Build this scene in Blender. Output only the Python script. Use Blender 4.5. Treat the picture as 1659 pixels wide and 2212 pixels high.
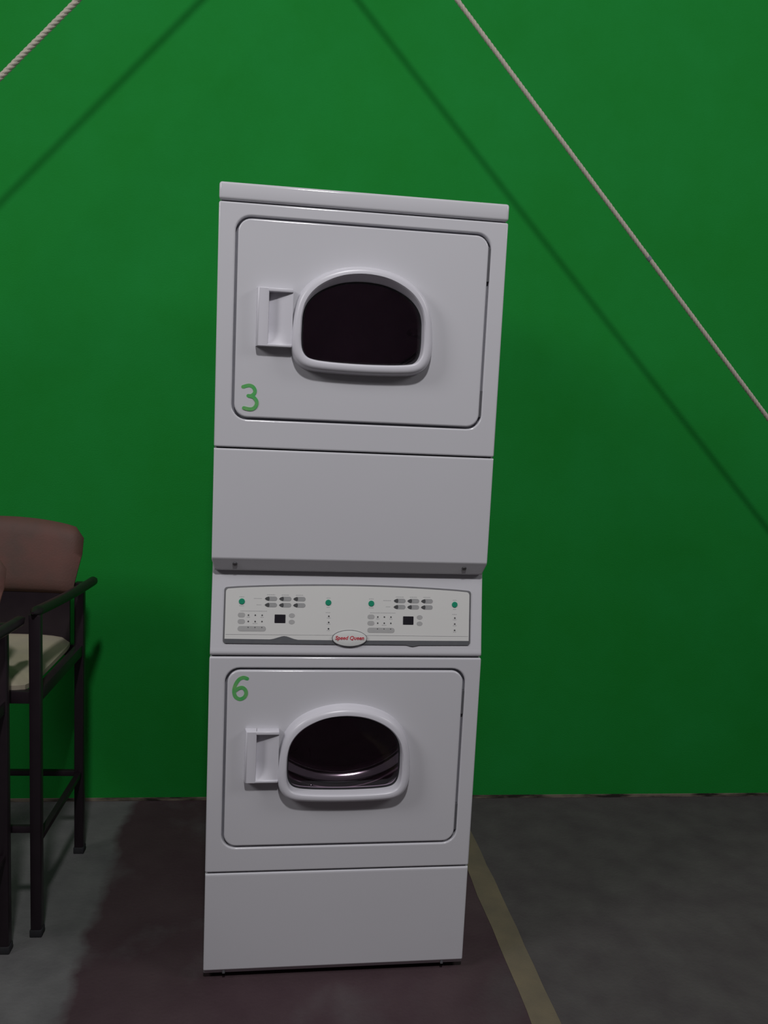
import bpy, bmesh, math, random
from mathutils import Vector, Matrix
from mathutils.geometry import tessellate_polygon

random.seed(7)
for o in list(bpy.data.objects):
    bpy.data.objects.remove(o)
scene = bpy.context.scene
COL = scene.collection

# ------------------------------------------------------------------ camera
YAW, PITCH, ROLL = -0.13902, -0.12531, -0.04657
F_PX = 1823.2
cam_d = bpy.data.cameras.new('camera')
cam = bpy.data.objects.new('camera', cam_d)
COL.objects.link(cam)
cam_d.sensor_fit = 'HORIZONTAL'
cam_d.sensor_width = 36.0
cam_d.lens = F_PX / 1659.0 * 36.0
cam_d.clip_start = 0.05
cam_d.clip_end = 100
RM = Matrix.Rotation(YAW, 3, 'Z') @ Matrix.Rotation(PITCH, 3, 'X') @ Matrix.Rotation(ROLL, 3, 'Y')
right, fwd, up = RM.col[0], RM.col[1], RM.col[2]
cm = Matrix(((right.x, up.x, -fwd.x, -0.2126),
             (right.y, up.y, -fwd.y, -2.0386),
             (right.z, up.z, -fwd.z, 1.4930),
             (0, 0, 0, 1)))
cam.matrix_world = cm
scene.camera = cam

# ------------------------------------------------------------------ world, lamps, exposure
world = bpy.data.worlds.new('hall')
scene.world = world
world.use_nodes = True
bg = world.node_tree.nodes['Background']
bg.inputs[0].default_value = (0.95, 0.92, 1.0, 1)
bg.inputs[1].default_value = 0.035


def lamp(name, loc, target, power, size, col=(1, 1, 1)):
    d = bpy.data.lights.new(name, 'AREA')
    d.shape = 'DISK'
    d.size = size
    d.energy = power
    d.color = col
    o = bpy.data.objects.new(name, d)
    COL.objects.link(o)
    o.location = loc
    o.rotation_euler = (Vector(target) - Vector(loc)).to_track_quat('-Z', 'Y').to_euler()
    return o


# high-bay lamp ahead of the wall, and two wide fills added to light the dryer front
lamp('high_bay_lamp', (-0.2, -3.0, 4.6), (0.0, 0.2, 0.6), 84, 0.28, (1.0, 0.985, 1.0))
lamp('side_fill', (-3.7, -1.9, 3.8), (0.0, 0.3, 1.2), 56, 1.5, (1.0, 0.98, 1.0))
lamp('side_fill', (3.7, -1.9, 3.8), (0.0, 0.3, 1.2), 34, 1.5, (1.0, 0.98, 1.0))

vs = scene.view_settings
vs.view_transform = 'Standard'
vs.look = 'None'
vs.exposure = 0.0
vs.gamma = 1.0
vs.use_curve_mapping = False


# ------------------------------------------------------------------ materials
def mat(name, col, rough=0.5, metal=0.0, spec=0.5, noise=None, bump=None, coat=0.0):
    """noise = (scale, amount, second colour); bump = (scale, strength)"""
    m = bpy.data.materials.new(name)
    m.use_nodes = True
    nt = m.node_tree
    b = nt.nodes['Principled BSDF']
    b.inputs['Base Color'].default_value = (*col, 1)
    b.inputs['Roughness'].default_value = rough
    b.inputs['Metallic'].default_value = metal
    b.inputs['Specular IOR Level'].default_value = spec
    b.inputs['Coat Weight'].default_value = coat
    tc = nt.nodes.new('ShaderNodeTexCoord')
    if noise:
        n = nt.nodes.new('ShaderNodeTexNoise')
        n.inputs['Scale'].default_value = noise[0]
        n.inputs['Detail'].default_value = 5
        nt.links.new(tc.outputs['Object'], n.inputs['Vector'])
        r = nt.nodes.new('ShaderNodeMapRange')
        r.inputs[1].default_value = 0.3
        r.inputs[2].default_value = 0.7
        r.inputs[3].default_value = 0.0
        r.inputs[4].default_value = noise[1]
        nt.links.new(n.outputs['Fac'], r.inputs[0])
        mx = nt.nodes.new('ShaderNodeMix')
        mx.data_type = 'RGBA'
        mx.inputs[6].default_value = (*col, 1)
        mx.inputs[7].default_value = (*noise[2], 1)
        nt.links.new(r.outputs[0], mx.inputs[0])
        nt.links.new(mx.outputs[2], b.inputs['Base Color'])
    if bump:
        n2 = nt.nodes.new('ShaderNodeTexNoise')
        n2.inputs['Scale'].default_value = bump[0]
        n2.inputs['Detail'].default_value = 4
        nt.links.new(tc.outputs['Object'], n2.inputs['Vector'])
        bp = nt.nodes.new('ShaderNodeBump')
        bp.inputs['Strength'].default_value = bump[1]
        bp.inputs['Distance'].default_value = 0.004
        nt.links.new(n2.outputs['Fac'], bp.inputs['Height'])
        nt.links.new(bp.outputs[0], b.inputs['Normal'])
    return m


M = {}
M['enamel'] = mat('white_enamel', (0.625, 0.622, 0.655), 0.13, 0, 0.5, (3.0, 0.5, (0.605, 0.60, 0.635)))
M['plastic'] = mat('white_plastic', (0.66, 0.65, 0.70), 0.3, 0, 0.5, (5.0, 0.4, (0.66, 0.65, 0.70)))
M['panel_white'] = mat('panel_white', (0.70, 0.70, 0.68), 0.45, 0, 0.4, (9.0, 0.3, (0.67, 0.67, 0.65)))
M['gap_shade_and_wrap'] = mat('gap_shade_and_wrap_grey', (0.22, 0.22, 0.25), 0.7, 0, 0.3, (40, 0.5, (0.28, 0.28, 0.30)))  # grey for the painted shade in the door gap, and the rope wrapping
M['dark_gap'] = mat('dark_gap', (0.11, 0.11, 0.12), 0.8, 0, 0.2, (30, 0.4, (0.16, 0.16, 0.17)))
M['border'] = mat('panel_border_grey', (0.15, 0.15, 0.16), 0.6, 0, 0.3, (60, 0.3, (0.2, 0.2, 0.2)))
M['band'] = mat('panel_band_grey', (0.11, 0.115, 0.125), 0.5, 0, 0.3, (60, 0.3, (0.15, 0.15, 0.16)))
M['print_grey'] = mat('print_grey', (0.42, 0.42, 0.42), 0.6, 0, 0.2, (200, 0.3, (0.5, 0.5, 0.5)))
M['button_grey'] = mat('button_grey', (0.34, 0.345, 0.345), 0.5, 0, 0.3, (120, 0.3, (0.40, 0.40, 0.40)))
M['button_pale'] = mat('button_pale', (0.42, 0.42, 0.415), 0.5, 0, 0.3, (120, 0.3, (0.47, 0.47, 0.46)))
M['button_dark'] = mat('button_dark', (0.07, 0.072, 0.075), 0.5, 0, 0.3, (120, 0.3, (0.10, 0.10, 0.10)))
M['button_green'] = mat('button_green', (0.012, 0.27, 0.15), 0.4, 0, 0.4, (90, 0.3, (0.02, 0.30, 0.17)))
M['display'] = mat('display_black', (0.018, 0.016, 0.022), 0.25, 0, 0.5, (50, 0.3, (0.03, 0.03, 0.035)))
M['paint_green'] = mat('number_green', (0.06, 0.42, 0.11), 0.6, 0, 0.3, (55, 0.8, (0.19, 0.42, 0.14)))
M['red_print'] = mat('red_print', (0.55, 0.045, 0.07), 0.5, 0, 0.3, (150, 0.3, (0.6, 0.08, 0.1)))
M['badge'] = mat('badge_white', (0.68, 0.69, 0.67), 0.25, 0, 0.5, (30, 0.3, (0.65, 0.67, 0.66)))
M['drum_steel'] = mat('drum_steel', (0.8, 0.78, 0.8), 0.13, 1.0, 0.5, (14, 0.4, (0.6, 0.58, 0.6)))
M['drum_dark'] = mat('drum_dark', (0.62, 0.47, 0.57), 0.45, 0.0, 0.3, (14, 0.4, (0.43, 0.33, 0.40)))
M['screw'] = mat('screw_steel', (0.20, 0.20, 0.21), 0.35, 0.8, 0.5, (90, 0.4, (0.12, 0.12, 0.12)))
M['rubber'] = mat('black_rubber', (0.02, 0.02, 0.024), 0.7, 0, 0.3, (60, 0.4, (0.035, 0.035, 0.035)))
M['black_metal'] = mat('black_painted_metal', (0.017, 0.011, 0.015), 0.36, 0, 0.35, (25, 0.5, (0.024, 0.016, 0.021)))
M['brown_vinyl'] = mat('brown_vinyl', (0.155, 0.068, 0.056), 0.6, 0, 0.25, (9, 0.9, (0.095, 0.062, 0.052)), (160, 0.15))
M['cream_vinyl'] = mat('cream_vinyl', (0.46, 0.40, 0.29), 0.6, 0, 0.3, (14, 0.7, (0.36, 0.32, 0.26)), (160, 0.12))
M['rope'] = mat('rope_fibre', (0.52, 0.465, 0.385), 0.85, 0, 0.15, (38, 0.9, (0.46, 0.43, 0.37)), (400, 0.4))
M['tape'] = mat('faded_yellow_tape', (0.185, 0.15, 0.10), 0.7, 0, 0.2, (10, 0.9, (0.135, 0.115, 0.085)), (300, 0.2))
M['bracket'] = mat('bracket_steel', (0.12, 0.12, 0.12), 0.5, 0.7, 0.5, (20, 0.4, (0.08, 0.08, 0.08)))

# window pane: tinted see-through glass with a mirror-like surface
g = bpy.data.materials.new('tinted_glass')
g.use_nodes = True
nt = g.node_tree
nt.nodes.remove(nt.nodes['Principled BSDF'])
out = nt.nodes['Material Output']
tr = nt.nodes.new('ShaderNodeBsdfTransparent')
tr.inputs[0].default_value = (0.90, 0.80, 0.88, 1)
gl = nt.nodes.new('ShaderNodeBsdfGlossy')
gl.inputs['Roughness'].default_value = 0.04
gl.inputs[0].default_value = (0.9, 0.9, 0.9, 1)
lw = nt.nodes.new('ShaderNodeLayerWeight')
lw.inputs[0].default_value = 0.5
pw = nt.nodes.new('ShaderNodeMath')
pw.operation = 'POWER'
pw.inputs[1].default_value = 5.0
nt.links.new(lw.outputs['Facing'], pw.inputs[0])
fr = nt.nodes.new('ShaderNodeMapRange')
fr.inputs[3].default_value = 0.04
fr.inputs[4].default_value = 0.9
nt.links.new(pw.outputs[0], fr.inputs[0])
ms = nt.nodes.new('ShaderNodeMixShader')
nt.links.new(fr.outputs[0], ms.inputs[0])
nt.links.new(tr.outputs[0], ms.inputs[1])
nt.links.new(gl.outputs[0], ms.inputs[2])
nt.links.new(ms.outputs[0], out.inputs[0])
M['glass'] = g


def wall_material():
    m = mat('green_wall_paint', (0.004, 0.44, 0.035), 0.8, 0, 0.12, None, (220, 0.25))
    nt = m.node_tree
    b = nt.nodes['Principled BSDF']
    tc = nt.nodes.new('ShaderNodeTexCoord')
    n = nt.nodes.new('ShaderNodeTexNoise')
    n.inputs['Scale'].default_value = 2.2
    n.inputs['Detail'].default_value = 8
    n.inputs['Roughness'].default_value = 0.65
    nt.links.new(tc.outputs['Object'], n.inputs['Vector'])
    cr = nt.nodes.new('ShaderNodeValToRGB')
    cr.color_ramp.elements[0].position = 0.3
    cr.color_ramp.elements[0].color = (0.009, 0.225, 0.025, 1)
    cr.color_ramp.elements[1].position = 0.7
    cr.color_ramp.elements[1].color = (0.012, 0.255, 0.040, 1)
    nt.links.new(n.outputs['Fac'], cr.inputs[0])
    nt.links.new(cr.outputs[0], b.inputs['Base Color'])
    return m


M['wall'] = wall_material()


def floor_material():
    m = mat('worn_concrete', (0.06, 0.06, 0.06), 0.8, 0, 0.2, None, (90, 0.35))
    nt = m.node_tree
    b = nt.nodes['Principled BSDF']
    tc = nt.nodes.new('ShaderNodeTexCoord')
    sep = nt.nodes.new('ShaderNodeSeparateXYZ')
    nt.links.new(tc.outputs['Object'], sep.inputs[0])

    def noise(scale, detail=6):
        n = nt.nodes.new('ShaderNodeTexNoise')
        n.inputs['Scale'].default_value = scale
        n.inputs['Detail'].default_value = detail
        nt.links.new(tc.outputs['Object'], n.inputs['Vector'])
        return n.outputs['Fac']

    def math_(op, a, b2):
        n = nt.nodes.new('ShaderNodeMath')
        n.operation = op
        for i, v in enumerate((a, b2)):
            if isinstance(v, (int, float)):
                n.inputs[i].default_value = v
            else:
                nt.links.new(v, n.inputs[i])
        return n.outputs[0]

    def mix(fac, c1, c2):
        n = nt.nodes.new('ShaderNodeMix')
        n.data_type = 'RGBA'
        nt.links.new(fac, n.inputs[0])
        for i, v in ((6, c1), (7, c2)):
            if isinstance(v, tuple):
                n.inputs[i].default_value = (*v, 1)
            else:
                nt.links.new(v, n.inputs[i])
        return n.outputs[2]

    def ramp(v, a, b2):
        n = nt.nodes.new('ShaderNodeMapRange')
        n.inputs[1].default_value = a
        n.inputs[2].default_value = b2
        nt.links.new(v, n.inputs[0])
        return n.outputs[0]

    x, y = sep.outputs[0], sep.outputs[1]
    wob = math_('MULTIPLY', math_('SUBTRACT', noise(8.0, 4), 0.5), 0.10)
    xw = math_('ADD', x, wob)
    # brown painted lane between two straight edges that run out from the wall
    lane = math_('MULTIPLY', ramp(xw, -0.692, -0.655), ramp(x, 0.52, 0.50))
    mott = ramp(noise(9.0, 8), 0.3, 0.7)
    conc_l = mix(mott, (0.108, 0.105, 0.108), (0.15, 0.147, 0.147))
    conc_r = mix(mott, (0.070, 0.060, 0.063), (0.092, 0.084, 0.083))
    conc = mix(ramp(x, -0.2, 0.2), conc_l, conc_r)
    brown = mix(ramp(noise(5.0, 8), 0.3, 0.7), (0.056, 0.033, 0.040), (0.076, 0.050, 0.056))
    worn = ramp(noise(3.2, 7), 0.56, 0.70)
    lane2 = math_('MULTIPLY', lane, math_('SUBTRACT', 1.0, math_('MULTIPLY', worn, 0.45)))
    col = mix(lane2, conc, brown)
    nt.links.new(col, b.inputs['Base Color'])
    return m


M['floor'] = floor_material()


def base_strip_material():
    m = mat('bare_wall_foot', (0.2, 0.17, 0.13), 0.9, 0, 0.1)
    nt = m.node_tree
    b = nt.nodes['Principled BSDF']
    tc = nt.nodes.new('ShaderNodeTexCoord')
    mp = nt.nodes.new('ShaderNodeMapping')
    mp.inputs['Scale'].default_value = (9, 9, 40)
    n = nt.nodes.new('ShaderNodeTexNoise')
    n.inputs['Scale'].default_value = 1.0
    n.inputs['Detail'].default_value = 6
    nt.links.new(tc.outputs['Object'], mp.inputs[0])
    nt.links.new(mp.outputs[0], n.inputs['Vector'])
    cr = nt.nodes.new('ShaderNodeValToRGB')
    cr.color_ramp.elements[0].position = 0.38
    cr.color_ramp.elements[0].color = (0.03, 0.026, 0.022, 1)
    cr.color_ramp.elements[1].position = 0.6
    cr.color_ramp.elements[1].color = (0.20, 0.17, 0.13, 1)
    nt.links.new(n.outputs['Fac'], cr.inputs[0])
    nt.links.new(cr.outputs[0], b.inputs['Base Color'])
    return m


M['base_strip'] = base_strip_material()


# ------------------------------------------------------------------ mesh helpers
def link(name, me, material, parent=None, smooth=True, angle=32):
    if smooth:
        me.polygons.foreach_set('use_smooth', [True] * len(me.polygons))
        me.set_sharp_from_angle(angle=math.radians(angle))
    me.materials.append(M[material])
    o = bpy.data.objects.new(name, me)
    COL.objects.link(o)
    if parent:
        o.parent = parent
    return o


class MB:
    """collects geometry for ONE mesh"""

    def __init__(self):
        self.v, self.f = [], []

    def add(self, verts, faces):
        n = len(self.v)
        self.v += [tuple(p) for p in verts]
        self.f += [tuple(i + n for i in q) for q in faces]

    def box(self, x0, x1, y0, y1, z0, z1, bev=0.0, seg=2):
        bm = bmesh.new()
        bmesh.ops.create_cube(bm, size=1)
        for v in bm.verts:
            v.co = Vector(((x0 + x1) / 2 + v.co.x * (x1 - x0), (y0 + y1) / 2 + v.co.y * (y1 - y0),
                           (z0 + z1) / 2 + v.co.z * (z1 - z0)))
        if bev > 0:
            bmesh.ops.bevel(bm, geom=list(bm.edges), offset=bev, segments=seg, profile=0.5, affect='EDGES')
        bm.verts.index_update()
        self.add([v.co[:] for v in bm.verts], [[v.index for v in f.verts] for f in bm.faces])
        bm.free()
        return self

    def tube(self, pts, rad, n=12, cap=True):
        pts = [Vector(p) for p in pts]
        rads = rad if isinstance(rad, (list, tuple)) else [rad] * len(pts)
        t0 = (pts[1] - pts[0]).normalized()
        ref = Vector((0, 0, 1)) if abs(t0.z) < 0.9 else Vector((1, 0, 0))
        a = t0.cross(ref).normalized()
        verts, faces = [], []
        for i, p in enumerate(pts):
            t = (pts[min(i + 1, len(pts) - 1)] - pts[max(i - 1, 0)]).normalized()
            a = (a - t * a.dot(t)).normalized()
            b = t.cross(a)
            for k in range(n):
                w = 2 * math.pi * k / n
                verts.append(p + (a * math.cos(w) + b * math.sin(w)) * rads[i])
        for i in range(len(pts) - 1):
            for k in range(n):
                k2 = (k + 1) % n
                faces.append((i * n + k, i * n + k2, (i + 1) * n + k2, (i + 1) * n + k))
        if cap:
            faces.append(tuple(reversed(range(n))))
            faces.append(tuple((len(pts) - 1) * n + k for k in range(n)))
        self.add(verts, faces)
        return self

    def build(self, name, material, parent=None, smooth=True, angle=32):
        me = bpy.data.meshes.new(name)
        me.from_pydata(self.v, [], self.f)
        bm = bmesh.new()
        bm.from_mesh(me)
        bmesh.ops.recalc_face_normals(bm, faces=list(bm.faces))
        bm.to_mesh(me)
        bm.free()
        return link(name, me, material, parent, smooth, angle)


def front_map(p):           # (across, up, depth) -> world; depth grows away from the camera
    return (p[0], p[2], p[1])


TH = math.atan(0.18)


def panel_map(p):           # the control panel leans back a little
    return (p[0], p[1] * math.sin(TH) + p[2] * math.cos(TH), 0.87 + p[1] * math.cos(TH) - p[2] * math.sin(TH))


def roundrect(x0, x1, z0, z1, r, n=7):
    pts = []
    for cx, cz, a0 in ((x1 - r, z1 - r, 0), (x0 + r, z1 - r, 90), (x0 + r, z0 + r, 180), (x1 - r, z0 + r, 270)):
        for k in range(n + 1):
            a = math.radians(a0 + 90 * k / n)
            pts.append((cx + r * math.cos(a), cz + r * math.sin(a)))
    return pts


def ellipse(cx, cz, rx, rz, n=28):
    return [(cx + rx * math.cos(2 * math.pi * k / n), cz + rz * math.sin(2 * math.pi * k / n)) for k in range(n)]


def offset(pts, d):
    """move a counter-clockwise outline inwards by d (outwards if negative)"""
    n = len(pts)
    res = []
    for i in range(n):
        a, b, c = Vector(pts[i - 1]), Vector(pts[i]), Vector(pts[(i + 1) % n])
        e1, e2 = (b - a), (c - b)
        n1 = Vector((-e1.y, e1.x)).normalized() if e1.length > 1e-9 else None
        n2 = Vector((-e2.y, e2.x)).normalized() if e2.length > 1e-9 else None
        if n1 is None: n1 = n2
        if n2 is None: n2 = n1
        m = n1 + n2
        m = m / max(m.length_squared, 1e-6) * 2
        res.append((b.x + m.x * d, b.y + m.y * d))
    return res


def plate(outer, hole, d0, d1, bev=0.003, hbev=0.003, seg=4, fmap=front_map, mb=None, closed_back=True):
    """solid slab: front at depth d0, back at d1, rounded front edge on outline and hole"""
    mb = mb or MB()

    def rings(pts, bv, sign):
        rr = [(offset(pts, sign * (bv + 0.0008)), d0)] if bv > 0.0015 else []
        for k in range(seg + 1):
            a = math.pi / 2 * k / seg
            rr.append((offset(pts, sign * bv * (1 - math.sin(a))), d0 + bv * (1 - math.cos(a))))
        rr.append((pts, d1))
        return rr

    loops = [rings(outer, bev, 1)]
    if hole:
        loops.append(rings(hole, hbev, -1))
    verts, faces = [], []
    starts = []
    for rr in loops:
        s = len(verts)
        n = len(rr[0][0])
        for pts, d in rr:
            verts += [fmap((p[0], p[1], d)) for p in pts]
        for k in range(len(rr) - 1):
            for i in range(n):
                j = (i + 1) % n
                faces.append((s + k * n + i, s + k * n + j, s + (k + 1) * n + j, s + (k + 1) * n + i))
        starts.append((s, n, len(rr)))
    for end in ((0, -1) if closed_back else (0,)):
        polys, idx = [], []
        for (s, n, r), rr in zip(loops_info(starts), loops):
            ring = rr[end][0]
            base = s + (0 if end == 0 else (r - 1) * n)
            polys.append([Vector((p[0], p[1], 0)) for p in ring])
            idx += [base + i for i in range(n)]
        if len(polys) == 1:
            faces.append(tuple(idx))
        else:
            for t in tessellate_polygon(polys):
                faces.append(tuple(idx[i] for i in t))
    mb.add(verts, faces)
    return mb


def loops_info(s):
    return s


def loft(rings, fmap=front_map, cap_first=False, cap_last=False, mb=None):
    """skin consecutive closed outlines [(pts, depth), ...] of equal length"""
    mb = mb or MB()
    n = len(rings[0][0])
    verts, faces = [], []
    for pts, d in rings:
        dd = d if isinstance(d, (list, tuple)) else [d] * n
        verts += [fmap((p[0], p[1], q)) for p, q in zip(pts, dd)]
    for k in range(len(rings) - 1):
        for i in range(n):
            j = (i + 1) % n
            faces.append((k * n + i, k * n + j, (k + 1) * n + j, (k + 1) * n + i))
    if cap_first: faces.append(tuple(range(n)))
    if cap_last: faces.append(tuple((len(rings) - 1) * n + i for i in range(n)))
    mb.add(verts, faces)
    return mb


def profile_panel(prof, xo, notch=None, depth=0.05, edge=0.004):
    """sheet-metal front: profile (y, z) swept across the width, rounded ends returned backwards"""
    P2 = []
    for i, (y, z) in enumerate(prof):
        if i > 0:
            py, pz = prof[i - 1]
            if math.hypot(y - py, z - pz) > 0.008:      # support points next to long flat runs
                L = math.hypot(y - py, z - pz)
                t = 0.0008 / L
                P2.append((py + (y - py) * t, pz + (z - pz) * t))
                P2.append((y - (y - py) * t, z - (z - pz) * t))
        P2.append((y, z))
    cols = [(-xo, edge), (-xo + edge * 0.3, edge * 0.3), (-xo + edge, 0.0), (-xo + edge + 0.001, 0.0),
            (xo - edge - 0.001, 0.0), (xo - edge, 0.0), (xo - edge * 0.3, edge * 0.3), (xo, edge)]
    vv, ff = [], []
    n = len(P2)
    for x, e in cols:
        for (y, z) in P2:
            sx = x - math.copysign(0.006, x) if notch and z < notch else x
            vv.append((sx, y + e, z))
    for i in range(len(cols) - 1):
        for k in range(n - 1):
            ff.append((i * n + k, (i + 1) * n + k, (i + 1) * n + k + 1, i * n + k + 1))
    for i, x in ((0, -xo), (len(cols) - 1, xo)):
        n0 = len(vv)
        for (y, z) in P2:
            sx = x - math.copysign(0.006, x) if notch and z < notch else x
            vv.append((sx, depth, z))
        for k in range(n - 1):
            ff.append((i * n + k, i * n + k + 1, n0 + k + 1, n0 + k))
    mb = MB()
    mb.add(vv, ff)
    return mb


def stroke(pts, w, d0, d1, fmap=front_map, n_sub=4):
    """flat brush stroke along a smooth polyline"""
    P = [Vector(p) for p in pts]
    S = []
    for i in range(len(P) - 1):
        p0, p1, p2, p3 = P[max(i - 1, 0)], P[i], P[i + 1], P[min(i + 2, len(P) - 1)]
        for k in range(n_sub):
            t = k / n_sub
            S.append(0.5 * ((2 * p1) + (p2 - p0) * t + (2 * p0 - 5 * p1 + 4 * p2 - p3) * t * t + (3 * p1 - p0 - 3 * p2 + p3) * t ** 3))
    S.append(P[-1])
    mb = MB()
    verts, faces = [], []
    for i, p in enumerate(S):
        t = (S[min(i + 1, len(S) - 1)] - S[max(i - 1, 0)]).normalized()
        nrm = Vector((-t.y, t.x)) * w / 2
        dd = d0 - 0.0004 * i / len(S)
        for q, d in ((p + nrm, dd), (p - nrm, dd), (p - nrm, d1), (p + nrm, d1)):
            verts.append(fmap((q.x, q.y, d)))
    for i in range(len(S) - 1):
        for k in range(4):
            k2 = (k + 1) % 4
            faces.append((i * 4 + k, i * 4 + k2, (i + 1) * 4 + k2, (i + 1) * 4 + k))
    faces.append((0, 1, 2, 3))
    e = (len(S) - 1) * 4
    faces.append((e, e + 1, e + 2, e + 3))
    mb.add(verts, faces)
    # round ends
    for p in (S[0], S[-1]):
        plate(ellipse(p.x, p.y, w / 2, w / 2, 12), None, d0 + 0.0002, d1, 0.00005, mb=mb, fmap=fmap, seg=1)
    return mb


def tag(o, label=None, cat=None, group=None, kind=None):
    if label: o['label'] = label
    if cat: o['category'] = cat
    if group: o['group'] = group
    if kind: o['kind'] = kind
    return o


def empty(name, loc, rz=0.0):
    o = bpy.data.objects.new(name, None)
    COL.objects.link(o)
    o.location = loc
    o.rotation_euler = (0, 0, rz)
    o.empty_display_size = 0.1
    return o


def copy_tree(o, parent=None):
    c = o.copy()
    COL.objects.link(c)
    c.parent = parent
    for ch in list(o.children):
        copy_tree(ch, c)
    return c


# ------------------------------------------------------------------ the setting
WALL_A = math.atan(-0.0218)
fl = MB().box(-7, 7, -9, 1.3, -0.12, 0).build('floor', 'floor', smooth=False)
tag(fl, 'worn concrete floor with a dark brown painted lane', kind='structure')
wl = MB().box(-7, 7, 0, 0.2, 0.0, 5.6).build('wall_back', 'wall', smooth=False)
wl.location = (0, 1.002, 0)
wl.rotation_euler = (0, 0, WALL_A)
tag(wl, 'bright green painted wall behind the dryer', kind='structure')
bb = MB().box(-6.9, 6.9, -0.004, 0.0, 0.0, 0.013, 0.001, 1).build('baseboard_back', 'base_strip')
bb.location = (0, 1.002, 0)
bb.rotation_euler = (0, 0, WALL_A)
tag(bb, 'narrow unpainted strip along the foot of the green wall', kind='structure')

# faded line of tape on the floor: a thin strip with slightly ragged edges
tp = MB()
N = 40
tv, tf = [], []
for i in range(N + 1):
    y = -2.6 + (0.76 + 2.6) * i / N
    a = 0.470 + random.uniform(-0.0025, 0.0025)
    b = 0.543 + random.uniform(-0.0025, 0.0025)
    tv += [(a, y, 0.0), (b, y, 0.0), (b, y, 0.0012), (a, y, 0.0012)]
for i in range(N):
    for k in range(4):
        k2 = (k + 1) % 4
        tf.append((i * 4 + k, i * 4 + k2, (i + 1) * 4 + k2, (i + 1) * 4 + k))
tf += [(0, 1, 2, 3), (N * 4, N * 4 + 1, N * 4 + 2, N * 4 + 3)]
tp.add(tv, tf)
tag(tp.build('floor_tape', 'tape', smooth=False), 'faded yellow tape line on the floor running out right of the dryer', 'tape')

# ------------------------------------------------------------------ the stacked dryer
W2 = 0.3415
root = empty('stacked_dryer', (0, 0, 0))
tag(root, 'tall white two-door stacked tumble dryer standing before the green wall', 'dryer')

# shell: open at the front, 0.70 deep
sh = MB()
T = 0.012
ZB, ZT = 0.022, 1.938
for x0, x1 in ((-W2 + 0.001, -W2 + T), (W2 - T, W2 - 0.001)):
    sh.box(x0, x1, 0.012, 0.70, ZB, 0.862)
    sh.box(x0, x1, 0.078, 0.70, 0.862, 1.115)
    sh.box(x0, x1, 0.012, 0.70, 1.115, ZT)
sh.box(-W2 + T, W2 - T, 0.69, 0.70, ZB, ZT)
sh.box(-W2 + T, W2 - T, 0.02, 0.69, ZB, ZB + T)
sh.box(-W2 + T, W2 - T, 0.06, 0.69, 1.00, 1.00 + T)
sh.build('cabinet_shell', 'enamel', root)
for sx in (-1, 1):
    for y in (0.06, 0.64):
        mb = MB()
        mb.tube([(sx * 0.29, y, 0.0), (sx * 0.29, y, 0.008), (sx * 0.29, y, 0.010)], [0.02, 0.02, 0.015], 14)
        mb.tube([(sx * 0.29, y, 0.010), (sx * 0.29, y, 0.024)], 0.008, 10)
        mb.build('levelling_foot', 'rubber', root)

# lid on top
MB().box(-W2, W2, -0.002, 0.702, 1.944, 1.984, 0.007, 4).build('top_lid', 'enamel', root)
MB().box(-W2 + 0.006, W2 - 0.006, 0.006, 0.69, 1.936, 1.946).build('lid_gap', 'dark_gap', root, False)

# D-shaped window outlines, centred
WIN_OUT = [(0.0, 0.1265), (-0.043, 0.1225), (-0.08, 0.112), (-0.112, 0.096), (-0.138, 0.073), (-0.155, 0.045), (-0.164, 0.012),
           (-0.169, -0.03), (-0.1695, -0.062), (-0.163, -0.09), (-0.148, -0.110), (-0.125, -0.1205), (-0.09, -0.1245), (-0.045, -0.1262), (0.0, -0.1268)]
WIN_IN = [(0.0, 0.1045), (-0.036, 0.1015), (-0.066, 0.0935), (-0.097, 0.078), (-0.119, 0.060), (-0.135, 0.037), (-0.1435, 0.010),
          (-0.1455, -0.022), (-0.1455, -0.052), (-0.142, -0.0745), (-0.132, -0.0895), (-0.114, -0.0965), (-0.08, -0.1), (-0.04, -0.1015), (0.0, -0.102)]


def mirror(half, zc):
    """left half listed from top to bottom -> full smooth counter-clockwise outline"""
    full = [Vector(p) for p in half] + [Vector((-p[0], p[1])) for p in half[-2:0:-1]]
    n = len(full)
    res = []
    for i in range(n):
        p0, p1, p2, p3 = full[i - 1], full[i], full[(i + 1) % n], full[(i + 2) % n]
        for t in (0, 0.25, 0.5, 0.75):
            q = 0.5 * ((2 * p1) + (p2 - p0) * t + (2 * p0 - 5 * p1 + 4 * p2 - p3) * t * t + (3 * p1 - p0 - 3 * p2 + p3) * t ** 3)
            res.append((q.x, q.y + zc))
    return res


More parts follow.
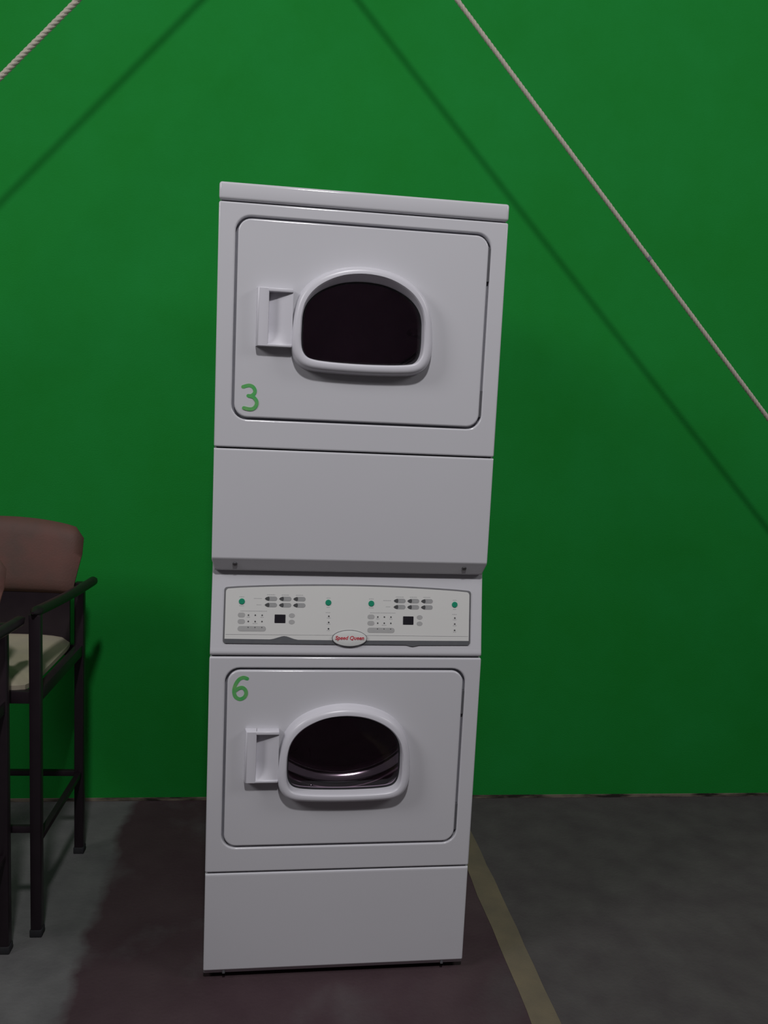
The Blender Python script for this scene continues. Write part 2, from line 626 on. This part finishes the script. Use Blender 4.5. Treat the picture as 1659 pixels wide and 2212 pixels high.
def dryer_front(name, z0, z1, dz0, dz1, zc, digit, hinges, strokes):
    """one drying unit: fixed front panel, door with window, drum"""
    door_hole = roundrect(-0.3025, 0.3025, dz0 - 0.0045, dz1 + 0.0045, 0.036)
    plate(roundrect(-W2, W2, z0, z1, 0.004, 2), door_hole, 0.0, 0.02, 0.004, 0.004).build('front_panel', 'enamel', root)
    # dark backing ring that puts shade into the gap around the door
    plate(roundrect(-0.318, 0.318, dz0 - 0.02, dz1 + 0.02, 0.04), roundrect(-0.27, 0.27, dz0 + 0.03, dz1 - 0.03, 0.03),
          0.0125, 0.022, 0.001, 0.001, 2).build('door_gap_shade', 'gap_shade_and_wrap', root)
    # door skin with the window hole
    outer = mirror(WIN_OUT, zc)
    inner = mirror(WIN_IN, zc)
    hole = offset(outer, 0.012)
    door = plate(roundrect(-0.2965, 0.2965, dz0 + 0.001, dz1 - 0.001, 0.031), hole, -0.001, 0.012, 0.004, 0.0).build('door', 'enamel', root)
    # window bezel: swells out of the door, flat ring, then dives to the glass
    low = [(x, z - 0.013 * max(0.0, (z - zc - 0.02)) / 0.0845 - 0.0) for x, z in inner]
    low = [(x * 0.985, z) for x, z in low]
    rings = [(offset(outer, -0.001), 0.0), (offset(outer, 0.0005), -0.006), (offset(outer, 0.002), -0.018), (offset(outer, 0.0045), -0.026), (offset(outer, 0.0085), -0.0305),
             (offset(outer, 0.013), -0.0325)]
    k = len(outer)
    ring_in = [(a[0] * 0.25 + b[0] * 0.75, a[1] * 0.25 + b[1] * 0.75) for a, b in zip(offset(outer, 0.013), inner)]
    rings += [(ring_in, -0.0328), (offset(inner, -0.002), -0.0322), (offset(inner, 0.0), -0.030), (offset(inner, 0.0008), -0.027), (low, 0.002), (low, 0.016)]
    loft(rings).build('window_bezel', 'plastic', door, angle=40)
    # bowl-shaped tinted pane
    g_rings = []
    for s in (0.0, 0.25, 0.5, 0.72, 0.88, 1.0):
        q = [(x * (1 - s) * 1.0, zc + (z - zc) * (1 - s)) for x, z in low]
        g_rings.append((q, 0.004 - 0.006 * (1 - (1 - s) ** 2)))
    q_rings = g_rings[:-1]
    loft(q_rings, cap_last=True).build('window_pane', 'glass', door)
    # dark seal round the pane
    loft([(offset(low, 0.0), 0.0005), (offset(low, 0.0015), -0.0005), (offset(low, 0.003), 0.0025), (offset(low, 0.003), 0.006)]).build('pane_seal', 'rubber', door)
    # pull handle: raised grip with a scooped pocket open to the right
    hz0, hz1 = zc - 0.071, zc + 0.063
    hb = MB()
    # grip bar with a sloping left flank, top lip and bottom lip, one mesh
    gp = [(-0.2505, -0.0005), (-0.2495, -0.008), (-0.2480, -0.0190), (-0.2465, -0.0225), (-0.243, -0.0238), (-0.2245, -0.0243), (-0.2220, -0.0235), (-0.2212, -0.0210), (-0.2212, 0.001)]
    gv, gf = [], []
    for k2, z in enumerate((hz0, hz0 + 0.0015, hz1 - 0.0015, hz1)):
        q = 0.002 if k2 in (0, 3) else 0.0
        gv += [(x, min(0.001, y + q), z) for x, y in gp]
    n = len(gp)
    for k2 in range(3):
        for i2 in range(n - 1):
            gf.append((k2 * n + i2, k2 * n + i2 + 1, (k2 + 1) * n + i2 + 1, (k2 + 1) * n + i2))
    gf += [tuple(range(n)), tuple(3 * n + i2 for i2 in range(n))]
    hb.add(gv, gf)
    hb.box(-0.224, -0.166, -0.0242, 0.001, hz1 - 0.009, hz1, 0.002, 2)
    hb.box(-0.224, -0.166, -0.0238, 0.001, hz0, hz0 + 0.007, 0.002, 2)
    # scoop: floor slopes from deep under the grip up to the right edge, with a rising bottom
    sv, sf = [], []
    NX, NZ = 8, 8
    for i in range(NX + 1):
        for j in range(NZ + 1):
            u, w = i / NX, j / NZ
            x = -0.2225 + 0.0565 * u
            z = hz0 + 0.006 + (hz1 - hz0 - 0.014) * w
            dep = -0.0018 - 0.0200 * u ** 1.1
            if w < 0.22:
                dep = dep + (-0.0205 - dep) * (1 - w / 0.22) ** 1.5
            sv.append((x, dep, z))
    for i in range(NX):
        for j in range(NZ):
            sf.append((i * (NZ + 1) + j, (i + 1) * (NZ + 1) + j, (i + 1) * (NZ + 1) + j + 1, i * (NZ + 1) + j + 1))
    hb.add(sv, sf)
    hb.build('handle', 'plastic', door, angle=50)
    strokes.build(digit, 'paint_green', door, smooth=False)
    for (a, b) in hinges:
        MB().box(0.2945, 0.3045, 0.0025, 0.0125, a, b, 0.001, 1).build('hinge', 'dark_gap', root)
    # drum behind the window: open steel drum with a rounded front lip and fins
    drum = empty_mesh_drum(zc)
    return door


def empty_mesh_drum(zc):
    cz = zc - 0.01
    R = 0.265
    n = 40
    verts, faces = [], []
    prof = [(R * 0.985, 0.075), (R, 0.10), (R, 0.58), (R * 0.9, 0.62), (0.03, 0.625)]
    for r, y in prof:
        for k in range(n):
            a = 2 * math.pi * k / n
            verts.append((r * math.cos(a), y, cz + r * math.sin(a)))
    for i in range(len(prof) - 1):
        for k in range(n):
            k2 = (k + 1) % n
            faces.append((i * n + k, i * n + k2, (i + 1) * n + k2, (i + 1) * n + k))
    faces.append(tuple((len(prof) - 1) * n + k for k in range(n)))
    mb = MB()
    mb.add(verts, faces)
    drum = mb.build('drum', 'drum_dark', root, angle=60)
    # front bulkhead ring closing the space between door and drum
    hole = [(0.205 * math.cos(2 * math.pi * k / n), cz + 0.02 + 0.165 * math.sin(2 * math.pi * k / n)) for k in range(n)]
    plate(roundrect(-0.32, 0.32, zc - 0.23, zc + 0.22, 0.03), hole, 0.045, 0.072, 0.001, 0.012, 4).build('bulkhead', 'band', root)
    # polished lip of the drum opening
    ring = MB()
    m = 64
    rp = [(0.228 * math.cos(2 * math.pi * k / m), 0.155, cz + 0.055 + 0.185 * math.sin(2 * math.pi * k / m)) for k in range(m)]
    vv, ff = [], []
    for i, p in enumerate(rp):
        a = 2 * math.pi * i / m
        for k in range(12):
            w = 2 * math.pi * k / 12
            r = 0.029
            vv.append((p[0] + r * math.cos(w) * math.cos(a), p[1] + r * math.sin(w) * 1.1, p[2] + r * math.cos(w) * math.sin(a)))
    for i in range(m):
        i2 = (i + 1) % m
        for k in range(12):
            k2 = (k + 1) % 12
            ff.append((i * 12 + k, i2 * 12 + k, i2 * 12 + k2, i * 12 + k2))
    ring.add(vv, ff)
    ring.build('drum_lip', 'drum_steel', drum)
    for a in (9, 129, 249):
        fin = MB()
        ca, sa = math.cos(math.radians(a)), math.sin(math.radians(a))
        fv = []
        for y, hgt, wd in ((0.13, 0.02, 0.012), (0.18, 0.075, 0.018), (0.45, 0.085, 0.024), (0.57, 0.03, 0.016)):
            for q, h2 in ((-wd * 1.6, 0.0), (-wd * 0.35, hgt * 0.93), (0.0, hgt), (wd * 0.35, hgt * 0.93), (wd * 1.6, 0.0)):
                r2 = R - 0.001 - h2
                fv.append((ca * r2 - sa * q, y, cz + sa * r2 + ca * q))
        ffc = []
        for k in range(3):
            for i in range(4):
                ffc.append((k * 5 + i, k * 5 + i + 1, (k + 1) * 5 + i + 1, (k + 1) * 5 + i))
        ffc += [(0, 1, 2, 3, 4), (15, 16, 17, 18, 19)]
        fin.add(fv, ffc)
        fin.build('drum_fin', 'drum_steel', drum, angle=50)
    return drum


three = stroke([(-0.2765, 1.5215), (-0.263, 1.5255), (-0.2535, 1.5225), (-0.2485, 1.514), (-0.2505, 1.5065), (-0.257, 1.5015), (-0.2640, 1.5012)], 0.0085, -0.0016, -0.0008)
t2 = stroke([(-0.2600, 1.5012), (-0.2515, 1.4985), (-0.2445, 1.490), (-0.2440, 1.482), (-0.2490, 1.4735), (-0.2585, 1.4700), (-0.2735, 1.4722)], 0.0085, -0.0022, -0.0008)
three.add(t2.v, t2.f)
six = stroke([(-0.2485, 0.8095), (-0.258, 0.8125), (-0.268, 0.808), (-0.2755, 0.797), (-0.2795, 0.784), (-0.2795, 0.773), (-0.2755, 0.763), (-0.266, 0.7575),
              (-0.256, 0.7610), (-0.2505, 0.7700), (-0.2520, 0.780), (-0.259, 0.7865), (-0.268, 0.7855), (-0.2775, 0.7785)], 0.0090, -0.0016, -0.0008)

dryer_front('upper', 1.3785, 1.9405, 1.4495, 1.9075, 1.688, 'number_three', [(1.80, 1.88), (1.475, 1.54)], three)
dryer_front('lower', 0.3005, 0.8640, 0.3695, 0.8315, 0.6185, 'number_six', [(0.715, 0.778), (0.40, 0.472)], six)

# panel below the upper door with a bent-in bottom lip
prof = [(0.004, 1.3750), (0.0012, 1.3738), (0.0, 1.3710), (0.0, 1.1125), (0.0008, 1.1095), (0.0030, 1.1065), (0.0195, 1.0800), (0.0215, 1.0775), (0.0240, 1.0765), (0.060, 1.0765)]
ap = profile_panel(prof, W2, 1.10, 0.060, 0.0035)
access = ap.build('access_panel', 'enamel', root, angle=40)
MB().box(-W2 + 0.006, W2 - 0.006, 0.008, 0.03, 1.3745, 1.3790).build('panel_gap', 'dark_gap', root, False)
for x in (-0.2855, 0.2845):
    mb = MB()
    nrm = Vector((0, -math.cos(0.555), -math.sin(0.555)))
    c = Vector((x, 0.0105, 1.0950))
    mb.tube([c - nrm * 0.002, c + nrm * 0.0015, c + nrm * 0.0032, c + nrm * 0.0036], [0.0062, 0.0062, 0.0048, 0.0018], 14)
    mb.build('screw', 'screw', access)

# control console: leans back under the overhanging panel, rolled bottom edge
prof = [(0.016, 0.8665), (0.006, 0.8672), (0.001, 0.8695), (-0.001, 0.8735), (-0.0006, 0.8790), (0.0015, 0.8865), (0.0390, 1.0870), (0.075, 1.0990)]
cs = profile_panel(prof, W2 - 0.0005, None, 0.08)
cs.build('control_console', 'enamel', root, angle=40)
MB().box(-W2 + 0.006, W2 - 0.006, 0.008, 0.03, 0.8625, 0.8675).build('console_gap', 'dark_gap', root, False)

# face plate with curved top (coordinates along the leaning plane, console skin is at depth ~0.0)
D = -0.002


def face_outline(ins):
    pts = []
    x1 = 0.3105 - ins
    lo = 0.0275 + ins
    r = 0.008
    for k in range(5):
        a = math.radians(-90 + 90 * k / 4)
        pts.append((x1 - r + r * math.cos(a), lo + r + r * math.sin(a)))
    top = lambda x: 0.1765 - ins - 0.0105 * (x / 0.31) ** 2
    for k in range(5):
        a = math.radians(90 * k / 4)
        pts.append((x1 - r + r * math.cos(a), top(x1) - r + r * math.sin(a)))
    for k in range(1, 24):
        x = (x1 - r) - 2 * (x1 - r) * k / 24
        pts.append((x, top(x)))
    for k in range(5):
        a = math.radians(90 + 90 * k / 4)
        pts.append((-x1 + r + r * math.cos(a), top(x1) - r + r * math.sin(a)))
    for k in range(5):
        a = math.radians(180 + 90 * k / 4)
        pts.append((-x1 + r + r * math.cos(a), lo + r + r * math.sin(a)))
    return pts


panel = plate(face_outline(0.0), None, D - 0.0010, 0.003, 0.0006, seg=2, fmap=panel_map).build('control_panel', 'border', root)
plate(face_outline(0.0042), None, D - 0.0016, D - 0.0004, 0.0003, seg=1, fmap=panel_map).build('face_sheet', 'panel_white', panel, smooth=False)
S0, S1 = D - 0.0021, D - 0.0012


def flat(outline, name, material, d0=S0, d1=S1, bev=0.0002):
    return plate(outline, None, d0, d1, bev, seg=1, fmap=panel_map).build(name, material, panel, smooth=False)


# dark trim band: bump up on the left, bump down on the right
flat([(-0.306, 0.0280), (-0.03, 0.0270), (-0.03, 0.0375), (-0.127, 0.0380), (-0.137, 0.0400), (-0.155, 0.0462), (-0.161, 0.0470), (-0.167, 0.0462), (-0.187, 0.0400), (-0.196, 0.0385), (-0.306, 0.0392)], 'trim_band', 'band')
flat([(0.03, 0.0270), (0.145, 0.0270), (0.155, 0.0240), (0.161, 0.0228), (0.167, 0.0240), (0.178, 0.0265), (0.306, 0.0275), (0.306, 0.0385), (0.03, 0.0375)], 'trim_band', 'band')
flat([(-0.304, 0.0497), (0.304, 0.0497), (0.304, 0.0507), (-0.304, 0.0507)], 'trim_line', 'print_grey')


def mini_print(boxes, name='printed_captions'):
    mb = MB()
    for (cx, cv, w) in boxes:
        x = cx - w / 2
        while x < cx + w / 2:
            l = random.uniform(0.0022, 0.005)
            e = min(x + l, cx + w / 2)
            plate([(x, cv - 0.0008), (e, cv - 0.0008), (e, cv + 0.0008), (x, cv + 0.0008)], None, S0 + 0.0004, S1, 0.00001, seg=1, fmap=panel_map, mb=mb)
            x = e + 0.0007
    o = mb.build(name, 'print_grey', panel, smooth=False)
    o['kind'] = 'stuff'


def bullet(cx, cv, w, h):
    """capsule with a pointed left end"""
    p = [(cx - w / 2, cv)]
    for k in range(9):
        a = math.radians(-90 + 180 * k / 8)
        p.append((cx + w / 2 - h / 2 + h / 2 * math.cos(a), cv + h / 2 * math.sin(a)))
    p.append((cx - w * 0.20, cv + h / 2))
    p.insert(1, (cx - w * 0.20, cv - h / 2))
    p.insert(1, (cx - w * 0.40, cv - h * 0.28))
    p.append((cx - w * 0.40, cv + h * 0.28))
    return p


for X, side in ((-0.161, 0), (0.161, 1)):
    dv = 0.0 if side == 0 else -0.0008
    for gx in ((-0.267, -0.054) if side == 0 else (0.054, 0.268)):
        flat(ellipse(gx, 0.1308 + dv, 0.0074, 0.0074, 24), 'start_button', 'button_green', S0 - 0.0012, S1, 0.0008)
    for c in range(3):
        for rw in range(2):
            bx, bv = X + (c - 1) * 0.035, (0.1385, 0.1230)[rw] + dv
            flat(bullet(bx, bv, 0.0305, 0.0112), 'cycle_button', 'button_grey')
            tip = [(bx - 0.01525, bv), (bx - 0.0122, bv - 0.0031), (bx - 0.0061, bv - 0.0053), (bx - 0.0040, bv - 0.003), (bx - 0.0036, bv), (bx - 0.0040, bv + 0.003), (bx - 0.0061, bv + 0.0053), (bx - 0.0122, bv + 0.0031)]
            flat(tip, 'button_lamp', 'button_dark', S0 - 0.0005, S1)
    ox = X + 0.161
    o1 = (-0.267 if side == 0 else 0.054)
    for v in (0.0977, 0.0818):
        flat(roundrect(o1 - 0.0088, o1 + 0.0088, v + dv - 0.0058, v + dv + 0.0058, 0.0055, 4), 'select_button', 'button_pale')
        cx = -0.1437 if side == 0 else 0.178
        flat(ellipse(cx, v + dv, 0.0075, 0.0058, 20), 'adjust_button', 'button_pale')
    b0 = -0.2755 if side == 0 else 0.0455
    flat(roundrect(b0, b0 + 0.069, 0.0578 + dv, 0.0708 + dv, 0.0063, 5), 'option_bar', 'button_pale')
    d0x = -0.186 if side == 0 else 0.1355
    flat(roundrect(d0x, d0x + 0.0268, 0.079 + dv, 0.0998 + dv, 0.001, 2), 'display', 'display', S0 - 0.0004, S1)
    dots = MB()
    x0 = -0.250 if side == 0 else 0.0712
    for c in range(3):
        for v in (0.0975, 0.082):
            plate(ellipse(x0 + 0.0167 * c, v + dv, 0.0019, 0.0019, 10), None, S0 - 0.0004, S1, 0.0003, seg=1, fmap=panel_map, mb=dots)
    vx = -0.052 if side == 0 else 0.269
    for v in (0.097, 0.0818, 0.066):
        plate(ellipse(vx, v + dv, 0.0020, 0.0020, 10), None, S0 - 0.0004, S1, 0.0003, seg=1, fmap=panel_map, mb=dots)
    for c in range(1, 4):
        plate(ellipse(b0 + 0.0255 + 0.0167 * (c - 1), 0.0675 + dv, 0.0014, 0.0014, 8), None, S0 - 0.0004, S1, 0.0003, seg=1, fmap=panel_map, mb=dots)
    o = dots.build('indicator_dots', 'button_dark', panel, smooth=False)
    o['kind'] = 'stuff'
    e1, e2 = (-0.267, -0.054) if side == 0 else (0.054, 0.268)
    mini_print([(e1, 0.1420 + dv, 0.012), (e1, 0.1200 + dv, 0.012), (e2, 0.1420 + dv, 0.010), (e2, 0.1190 + dv, 0.008), (e2, 0.1060 + dv, 0.012),
                (X - 0.067, 0.1385 + dv, 0.020), (X - 0.064, 0.1230 + dv, 0.012),
                (X - 0.035, 0.1480 + dv, 0.020), (X, 0.1480 + dv, 0.018), (X + 0.035, 0.1480 + dv, 0.018),
                (o1 + 0.03, 0.1075 + dv, 0.065), (x0, 0.0925 + dv, 0.008), (x0 + 0.0334, 0.0925 + dv, 0.008), (x0 + 0.0167, 0.0770 + dv, 0.012),
                (vx, 0.0775 + dv, 0.010), (vx, 0.0925 + dv, 0.010), (vx, 0.0615 + dv, 0.008)])

# oval badge with red lettering
bd = plate(ellipse(0.001, 0.0430, 0.0440, 0.0205, 56), None, D - 0.0060, D - 0.001, 0.0008, seg=2, fmap=panel_map).build('badge', 'border', root)
bvv = MB()
loft([(ellipse(0.001, 0.0430, 0.0427, 0.0193, 56), D - 0.0055), (ellipse(0.001, 0.0430, 0.0423, 0.0189, 56), D - 0.0064), (ellipse(0.001, 0.0430, 0.034, 0.0145, 56), D - 0.0074), (ellipse(0.001, 0.0430, 0.018, 0.008, 56), D - 0.0080)],
     fmap=panel_map, cap_last=True, mb=bvv)
bvv.build('badge_face', 'badge', bd)


def text_mesh(s, cx, cv, width, height, depth, name, material, parent, shear=0.25, bold=0.0):
    cu = bpy.data.curves.new('lettering', 'FONT')
    cu.body = s
    cu.size = 1.0
    cu.shear = shear
    cu.offset = bold
    cu.extrude = 0.02
    cu.resolution_u = 4
    ob = bpy.data.objects.new('lettering', cu)
    COL.objects.link(ob)
    bpy.context.view_layer.update()
    me = bpy.data.meshes.new_from_object(ob.evaluated_get(bpy.context.evaluated_depsgraph_get()))
    bpy.data.objects.remove(ob)
    xs = [v.co.x for v in me.vertices]
    ys = [v.co.y for v in me.vertices]
    x0, x1, y0, y1 = min(xs), max(xs), min(ys), max(ys)
    for v in me.vertices:
        a = cx + ((v.co.x - x0) / (x1 - x0) - 0.5) * width
        b = cv + ((v.co.y - y0) / (y1 - y0) - 0.5) * height
        d = depth - (0.0003 if v.co.z > 0 else -0.0012)
        v.co = Vector(panel_map((a, b, d)))
    return link(name, me, material, parent, smooth=False)


text_mesh('Speed Queen', 0.001, 0.0430, 0.072, 0.0125, D - 0.0083, 'badge_lettering', 'red_print', bd, 0.2, 0.02)

# kick panel at the bottom with a bent lip and two screw slots
prof = [(0.012, 0.2965), (0.003, 0.2958), (0.0006, 0.2940), (0.0, 0.2910), (0.0, 0.0350), (0.0008, 0.0325), (0.003, 0.0305), (0.010, 0.0190), (0.012, 0.0180), (0.05, 0.0180)]
kp = profile_panel(prof, W2 - 0.0005, None, 0.05)
kick = kp.build('kick_panel', 'enamel', root, angle=40)
MB().box(-W2 + 0.006, W2 - 0.006, 0.008, 0.03, 0.2955, 0.3015).build('kick_gap', 'dark_gap', root, False)
for x in (-0.289, 0.285):
    MB().box(x - 0.0035, x + 0.0035, 0.002, 0.012, 0.0200, 0.0300, 0.001, 1).build('screw_slot', 'dark_gap', kick)

# ------------------------------------------------------------------ bar-height armchairs at the left


def rounded_slab(name, material, parent, x0, x1, y0, y1, z0, z1, bev, seg=4):
    return MB().box(x0, x1, y0, y1, z0, z1, bev, seg).build(name, material, parent)


def make_chair():
    c = empty('bar_armchair', (0, 0, 0))
    L = 0.24
    LY = 0.2175
    for sx in (-1, 1):
        # front leg rises to the armrest, rear leg rises behind the back
        MB().box(sx * L - 0.0145, sx * L + 0.0145, -LY - 0.0145, -LY + 0.0145, 0.006, 0.908, 0.004, 2).build('leg', 'black_metal', c)
        MB().box(sx * L - 0.0145, sx * L + 0.0145, LY - 0.0145, LY + 0.0145, 0.006, 0.900, 0.004, 2).build('leg', 'black_metal', c)
        for y in (-LY, LY):
            MB().box(sx * L - 0.0165, sx * L + 0.0165, y - 0.0165, y + 0.0165, 0.0, 0.022, 0.003, 2).build('foot_cap', 'rubber', c)
        # armrest: fat tube, a little higher at the front, flaring outwards at the back
        pts = []
        rad = []
        for k in range(21):
            t = k / 20
            y = -LY - 0.03 + (2 * LY + 0.095) * t
            x = sx * (L + 0.002 + 0.032 * t * t)
            z = 0.917 - 0.032 * math.sin(t * math.pi * 0.5) + 0.012 * t * t
            pts.append((x, y, z))
            e = min(t, 1 - t) / 0.05
            rad.append(0.0145 * (math.sqrt(max(0.0, 1 - (1 - min(e, 1)) ** 2)) * 0.75 + 0.25))
        MB().tube(pts, rad, 14).build('armrest', 'black_metal', c)
        MB().box(sx * L - 0.009, sx * L + 0.009, -LY + 0.012, LY - 0.012, 0.262, 0.280, 0.003, 2).build('rung', 'black_metal', c)
        MB().box(sx * L - 0.012, sx * L + 0.012, -LY + 0.012, LY - 0.012, 0.665, 0.700, 0.003, 2).build('seat_rail', 'black_metal', c)
    for y, z in ((-LY, 0.30), (LY, 0.262)):
        MB().box(-L + 0.012, L - 0.012, y - 0.009, y + 0.009, z, z + 0.018, 0.003, 2).build('rung', 'black_metal', c)
    for y in (-LY, LY):
        MB().box(-L + 0.012, L - 0.012, y - 0.012, y + 0.012, 0.665, 0.700, 0.003, 2).build('seat_rail', 'black_metal', c)
    # cushion with softly domed top
    bm = bmesh.new()
    bmesh.ops.create_grid(bm, x_segments=16, y_segments=16, size=1.0)
    for v in bm.verts:
        u, w = v.co.x, v.co.y
        h = (1 - abs(u) ** 5) * (1 - abs(w) ** 5)
        r = 1 - 0.05 * (abs(u) ** 6) * (abs(w) ** 6)
        v.co = Vector((u * 0.222 * r, w * 0.2225 * r - 0.002, 0.712 + 0.032 * h ** 0.5 + 0.006 * (1 - u * u) * (1 - w * w)))
    bot = bmesh.ops.extrude_face_region(bm, geom=list(bm.faces))
    for v in [e for e in bot['geom'] if isinstance(e, bmesh.types.BMVert)]:
        v.co.z = 0.699
    bmesh.ops.recalc_face_normals(bm, faces=list(bm.faces))
    me = bpy.data.meshes.new('seat_cushion')
    bm.to_mesh(me)
    bm.free()
    link('seat_cushion', me, 'cream_vinyl', c)
    # backrest: curved padded panel, arched top, leaning back a little towards the top
    nu, nv = 20, 14
    fr, bk = [], []
    for j in range(nv + 1):
        w = j / nv
        for i in range(nu + 1):
            u = -1 + 2 * i / nu
            half = 0.224 + 0.023 * min(1, w * 1.4)
            top = 1.096 - 0.030 * abs(u) ** 2.2
            rc = max(0.0, abs(u) - 0.86) / 0.14
            top -= 0.030 * (1 - math.sqrt(max(0.0, 1 - rc * rc)))
            z = 0.868 + (top - 0.868) * w
            x = u * half
            lean = 0.045 * w ** 1.6
            curve = -0.018 * u * u
            y = 0.205 + lean + curve
            edge = min(1 - abs(u), w * 0.8, (1 - w) * 0.8)
            puff = 0.016 * min(1, max(0, edge) / 0.12) ** 0.5
            fr.append((x, y - puff, z))
            bk.append((x, y + 0.006 + puff * 0.4, z))
    mb = MB()
    fcs = []
    n1 = nu + 1
    tot = len(fr)
    for j in range(nv):
        for i in range(nu):
            a = j * n1 + i
            fcs.append((a, a + 1, a + n1 + 1, a + n1))
            fcs.append((tot + a, tot + a + n1, tot + a + n1 + 1, tot + a + 1))
    border = [i for i in range(n1)] + [j * n1 + nu for j in range(1, nv + 1)] + [nv * n1 + i for i in range(nu - 1, -1, -1)] + [j * n1 for j in range(nv - 1, 0, -1)]
    for k in range(len(border)):
        a, b = border[k], border[(k + 1) % len(border)]
        fcs.append((a, tot + a, tot + b, b))
    mb.add(fr + bk, fcs)
    mb.build('backrest', 'brown_vinyl', c, angle=60)
    # black curved plate standing in for shade on the lower back, down to the seat
    pv, pf = [], []
    for i in range(nu + 1):
        u = -1 + 2 * i / nu
        y = 0.207 - 0.018 * u * u
        for yy, z in ((y, 0.705), (y, 0.885), (y + 0.012, 0.885), (y + 0.012, 0.705)):
            pv.append((u * 0.216, yy, z))
    for i in range(nu):
        for k in range(4):
            k2 = (k + 1) % 4
            pf.append((i * 4 + k, (i + 1) * 4 + k, (i + 1) * 4 + k2, i * 4 + k2))
    pf += [(0, 1, 2, 3), (nu * 4, nu * 4 + 1, nu * 4 + 2, nu * 4 + 3)]
    pm = MB()
    pm.add(pv, pf)
    pm.build('lower_back_shade', 'black_metal', c, angle=40)
    return c


chair = make_chair()
RZ = -0.046
chair.location = (-1.037, 0.458, 0)
chair.rotation_euler = (0, 0, RZ)
tag(chair, 'brown-backed bar-height armchair with black legs nearest the green wall', 'chair', 'bar-height armchairs at the left')
chair2 = copy_tree(chair)
chair2.location = (-1.122, -0.045, 0)
tag(chair2, 'brown-backed black bar-height armchair in front, cut off by the left edge', 'chair', 'bar-height armchairs at the left')


# ------------------------------------------------------------------ ropes
def rope(name, a, b, rad, label, droop=0.003):
    a, b = Vector(a), Vector(b)
    t = (b - a).normalized()
    u = t.cross(Vector((0, 1, 0))).normalized()
    w = t.cross(u)
    ln = (b - a).length
    pitch = rad * 5.5
    mb = MB()
    n = int(ln / (pitch / 9))
    sr = rad * 0.66
    for s in range(3):
        pts = []
        for i in range(n + 1):
            d = ln * i / n
            ang = 2 * math.pi * (d / pitch + s / 3)
            sag = -droop * 4 * (d / ln) * (1 - d / ln)
            p = a + t * d + (u * math.cos(ang) + w * math.sin(ang)) * (rad * 0.34) + Vector((0, 0, sag))
            pts.append(p)
        mb.tube(pts, sr, 7)
    o = mb.build(name, 'rope', None, angle=80)
    return tag(o, label, 'rope', 'ropes slung across the wall')


APEX = (-0.196, 0.632, 3.240)
la, lb = Vector((-0.793, 0.654, 2.608)), Vector((-1.008, 0.655, 2.380))
dl = (lb - la).normalized()
ra, rb = Vector((0.310, 0.610, 2.705)), Vector((1.434, 0.601, 1.516))
dr = (rb - ra).normalized()
rope('rope', APEX, la + dl * 3.55, 0.0088, 'pale rope slanting across the upper left corner of the green wall', 0.014)
r2 = rope('rope', Vector(APEX) + Vector((0.02, -0.012, -0.02)), ra + dr * 3.70, 0.0076, 'long pale rope slanting down the green wall right of the dryer')
r_a, r_b = Vector(APEX) + Vector((0.02, -0.012, -0.02)), ra + dr * 3.70
rt = (0.975 - r_a.x) / (r_b.x - r_a.x)
mid = r_a.lerp(r_b, rt) + Vector((0, 0, -0.003 * 4 * rt * (1 - rt)))
tag(MB().tube([mid - dr * 0.006, mid + dr * 0.006], 0.0080, 12).build('wrapping', 'gap_shade_and_wrap', r2), 'short grey wrapping round the rope')
hk = MB()
hk.tube([(-0.198, 1.01, 3.28), (-0.198, 0.60, 3.28), (-0.198, 0.592, 3.31)], 0.012, 10)
hk.box(-0.24, -0.156, 0.992, 1.012, 3.25, 3.35, 0.002, 1)
tag(hk.build('trim_1', 'bracket'), 'steel bracket on the wall that carries the ropes', kind='structure')
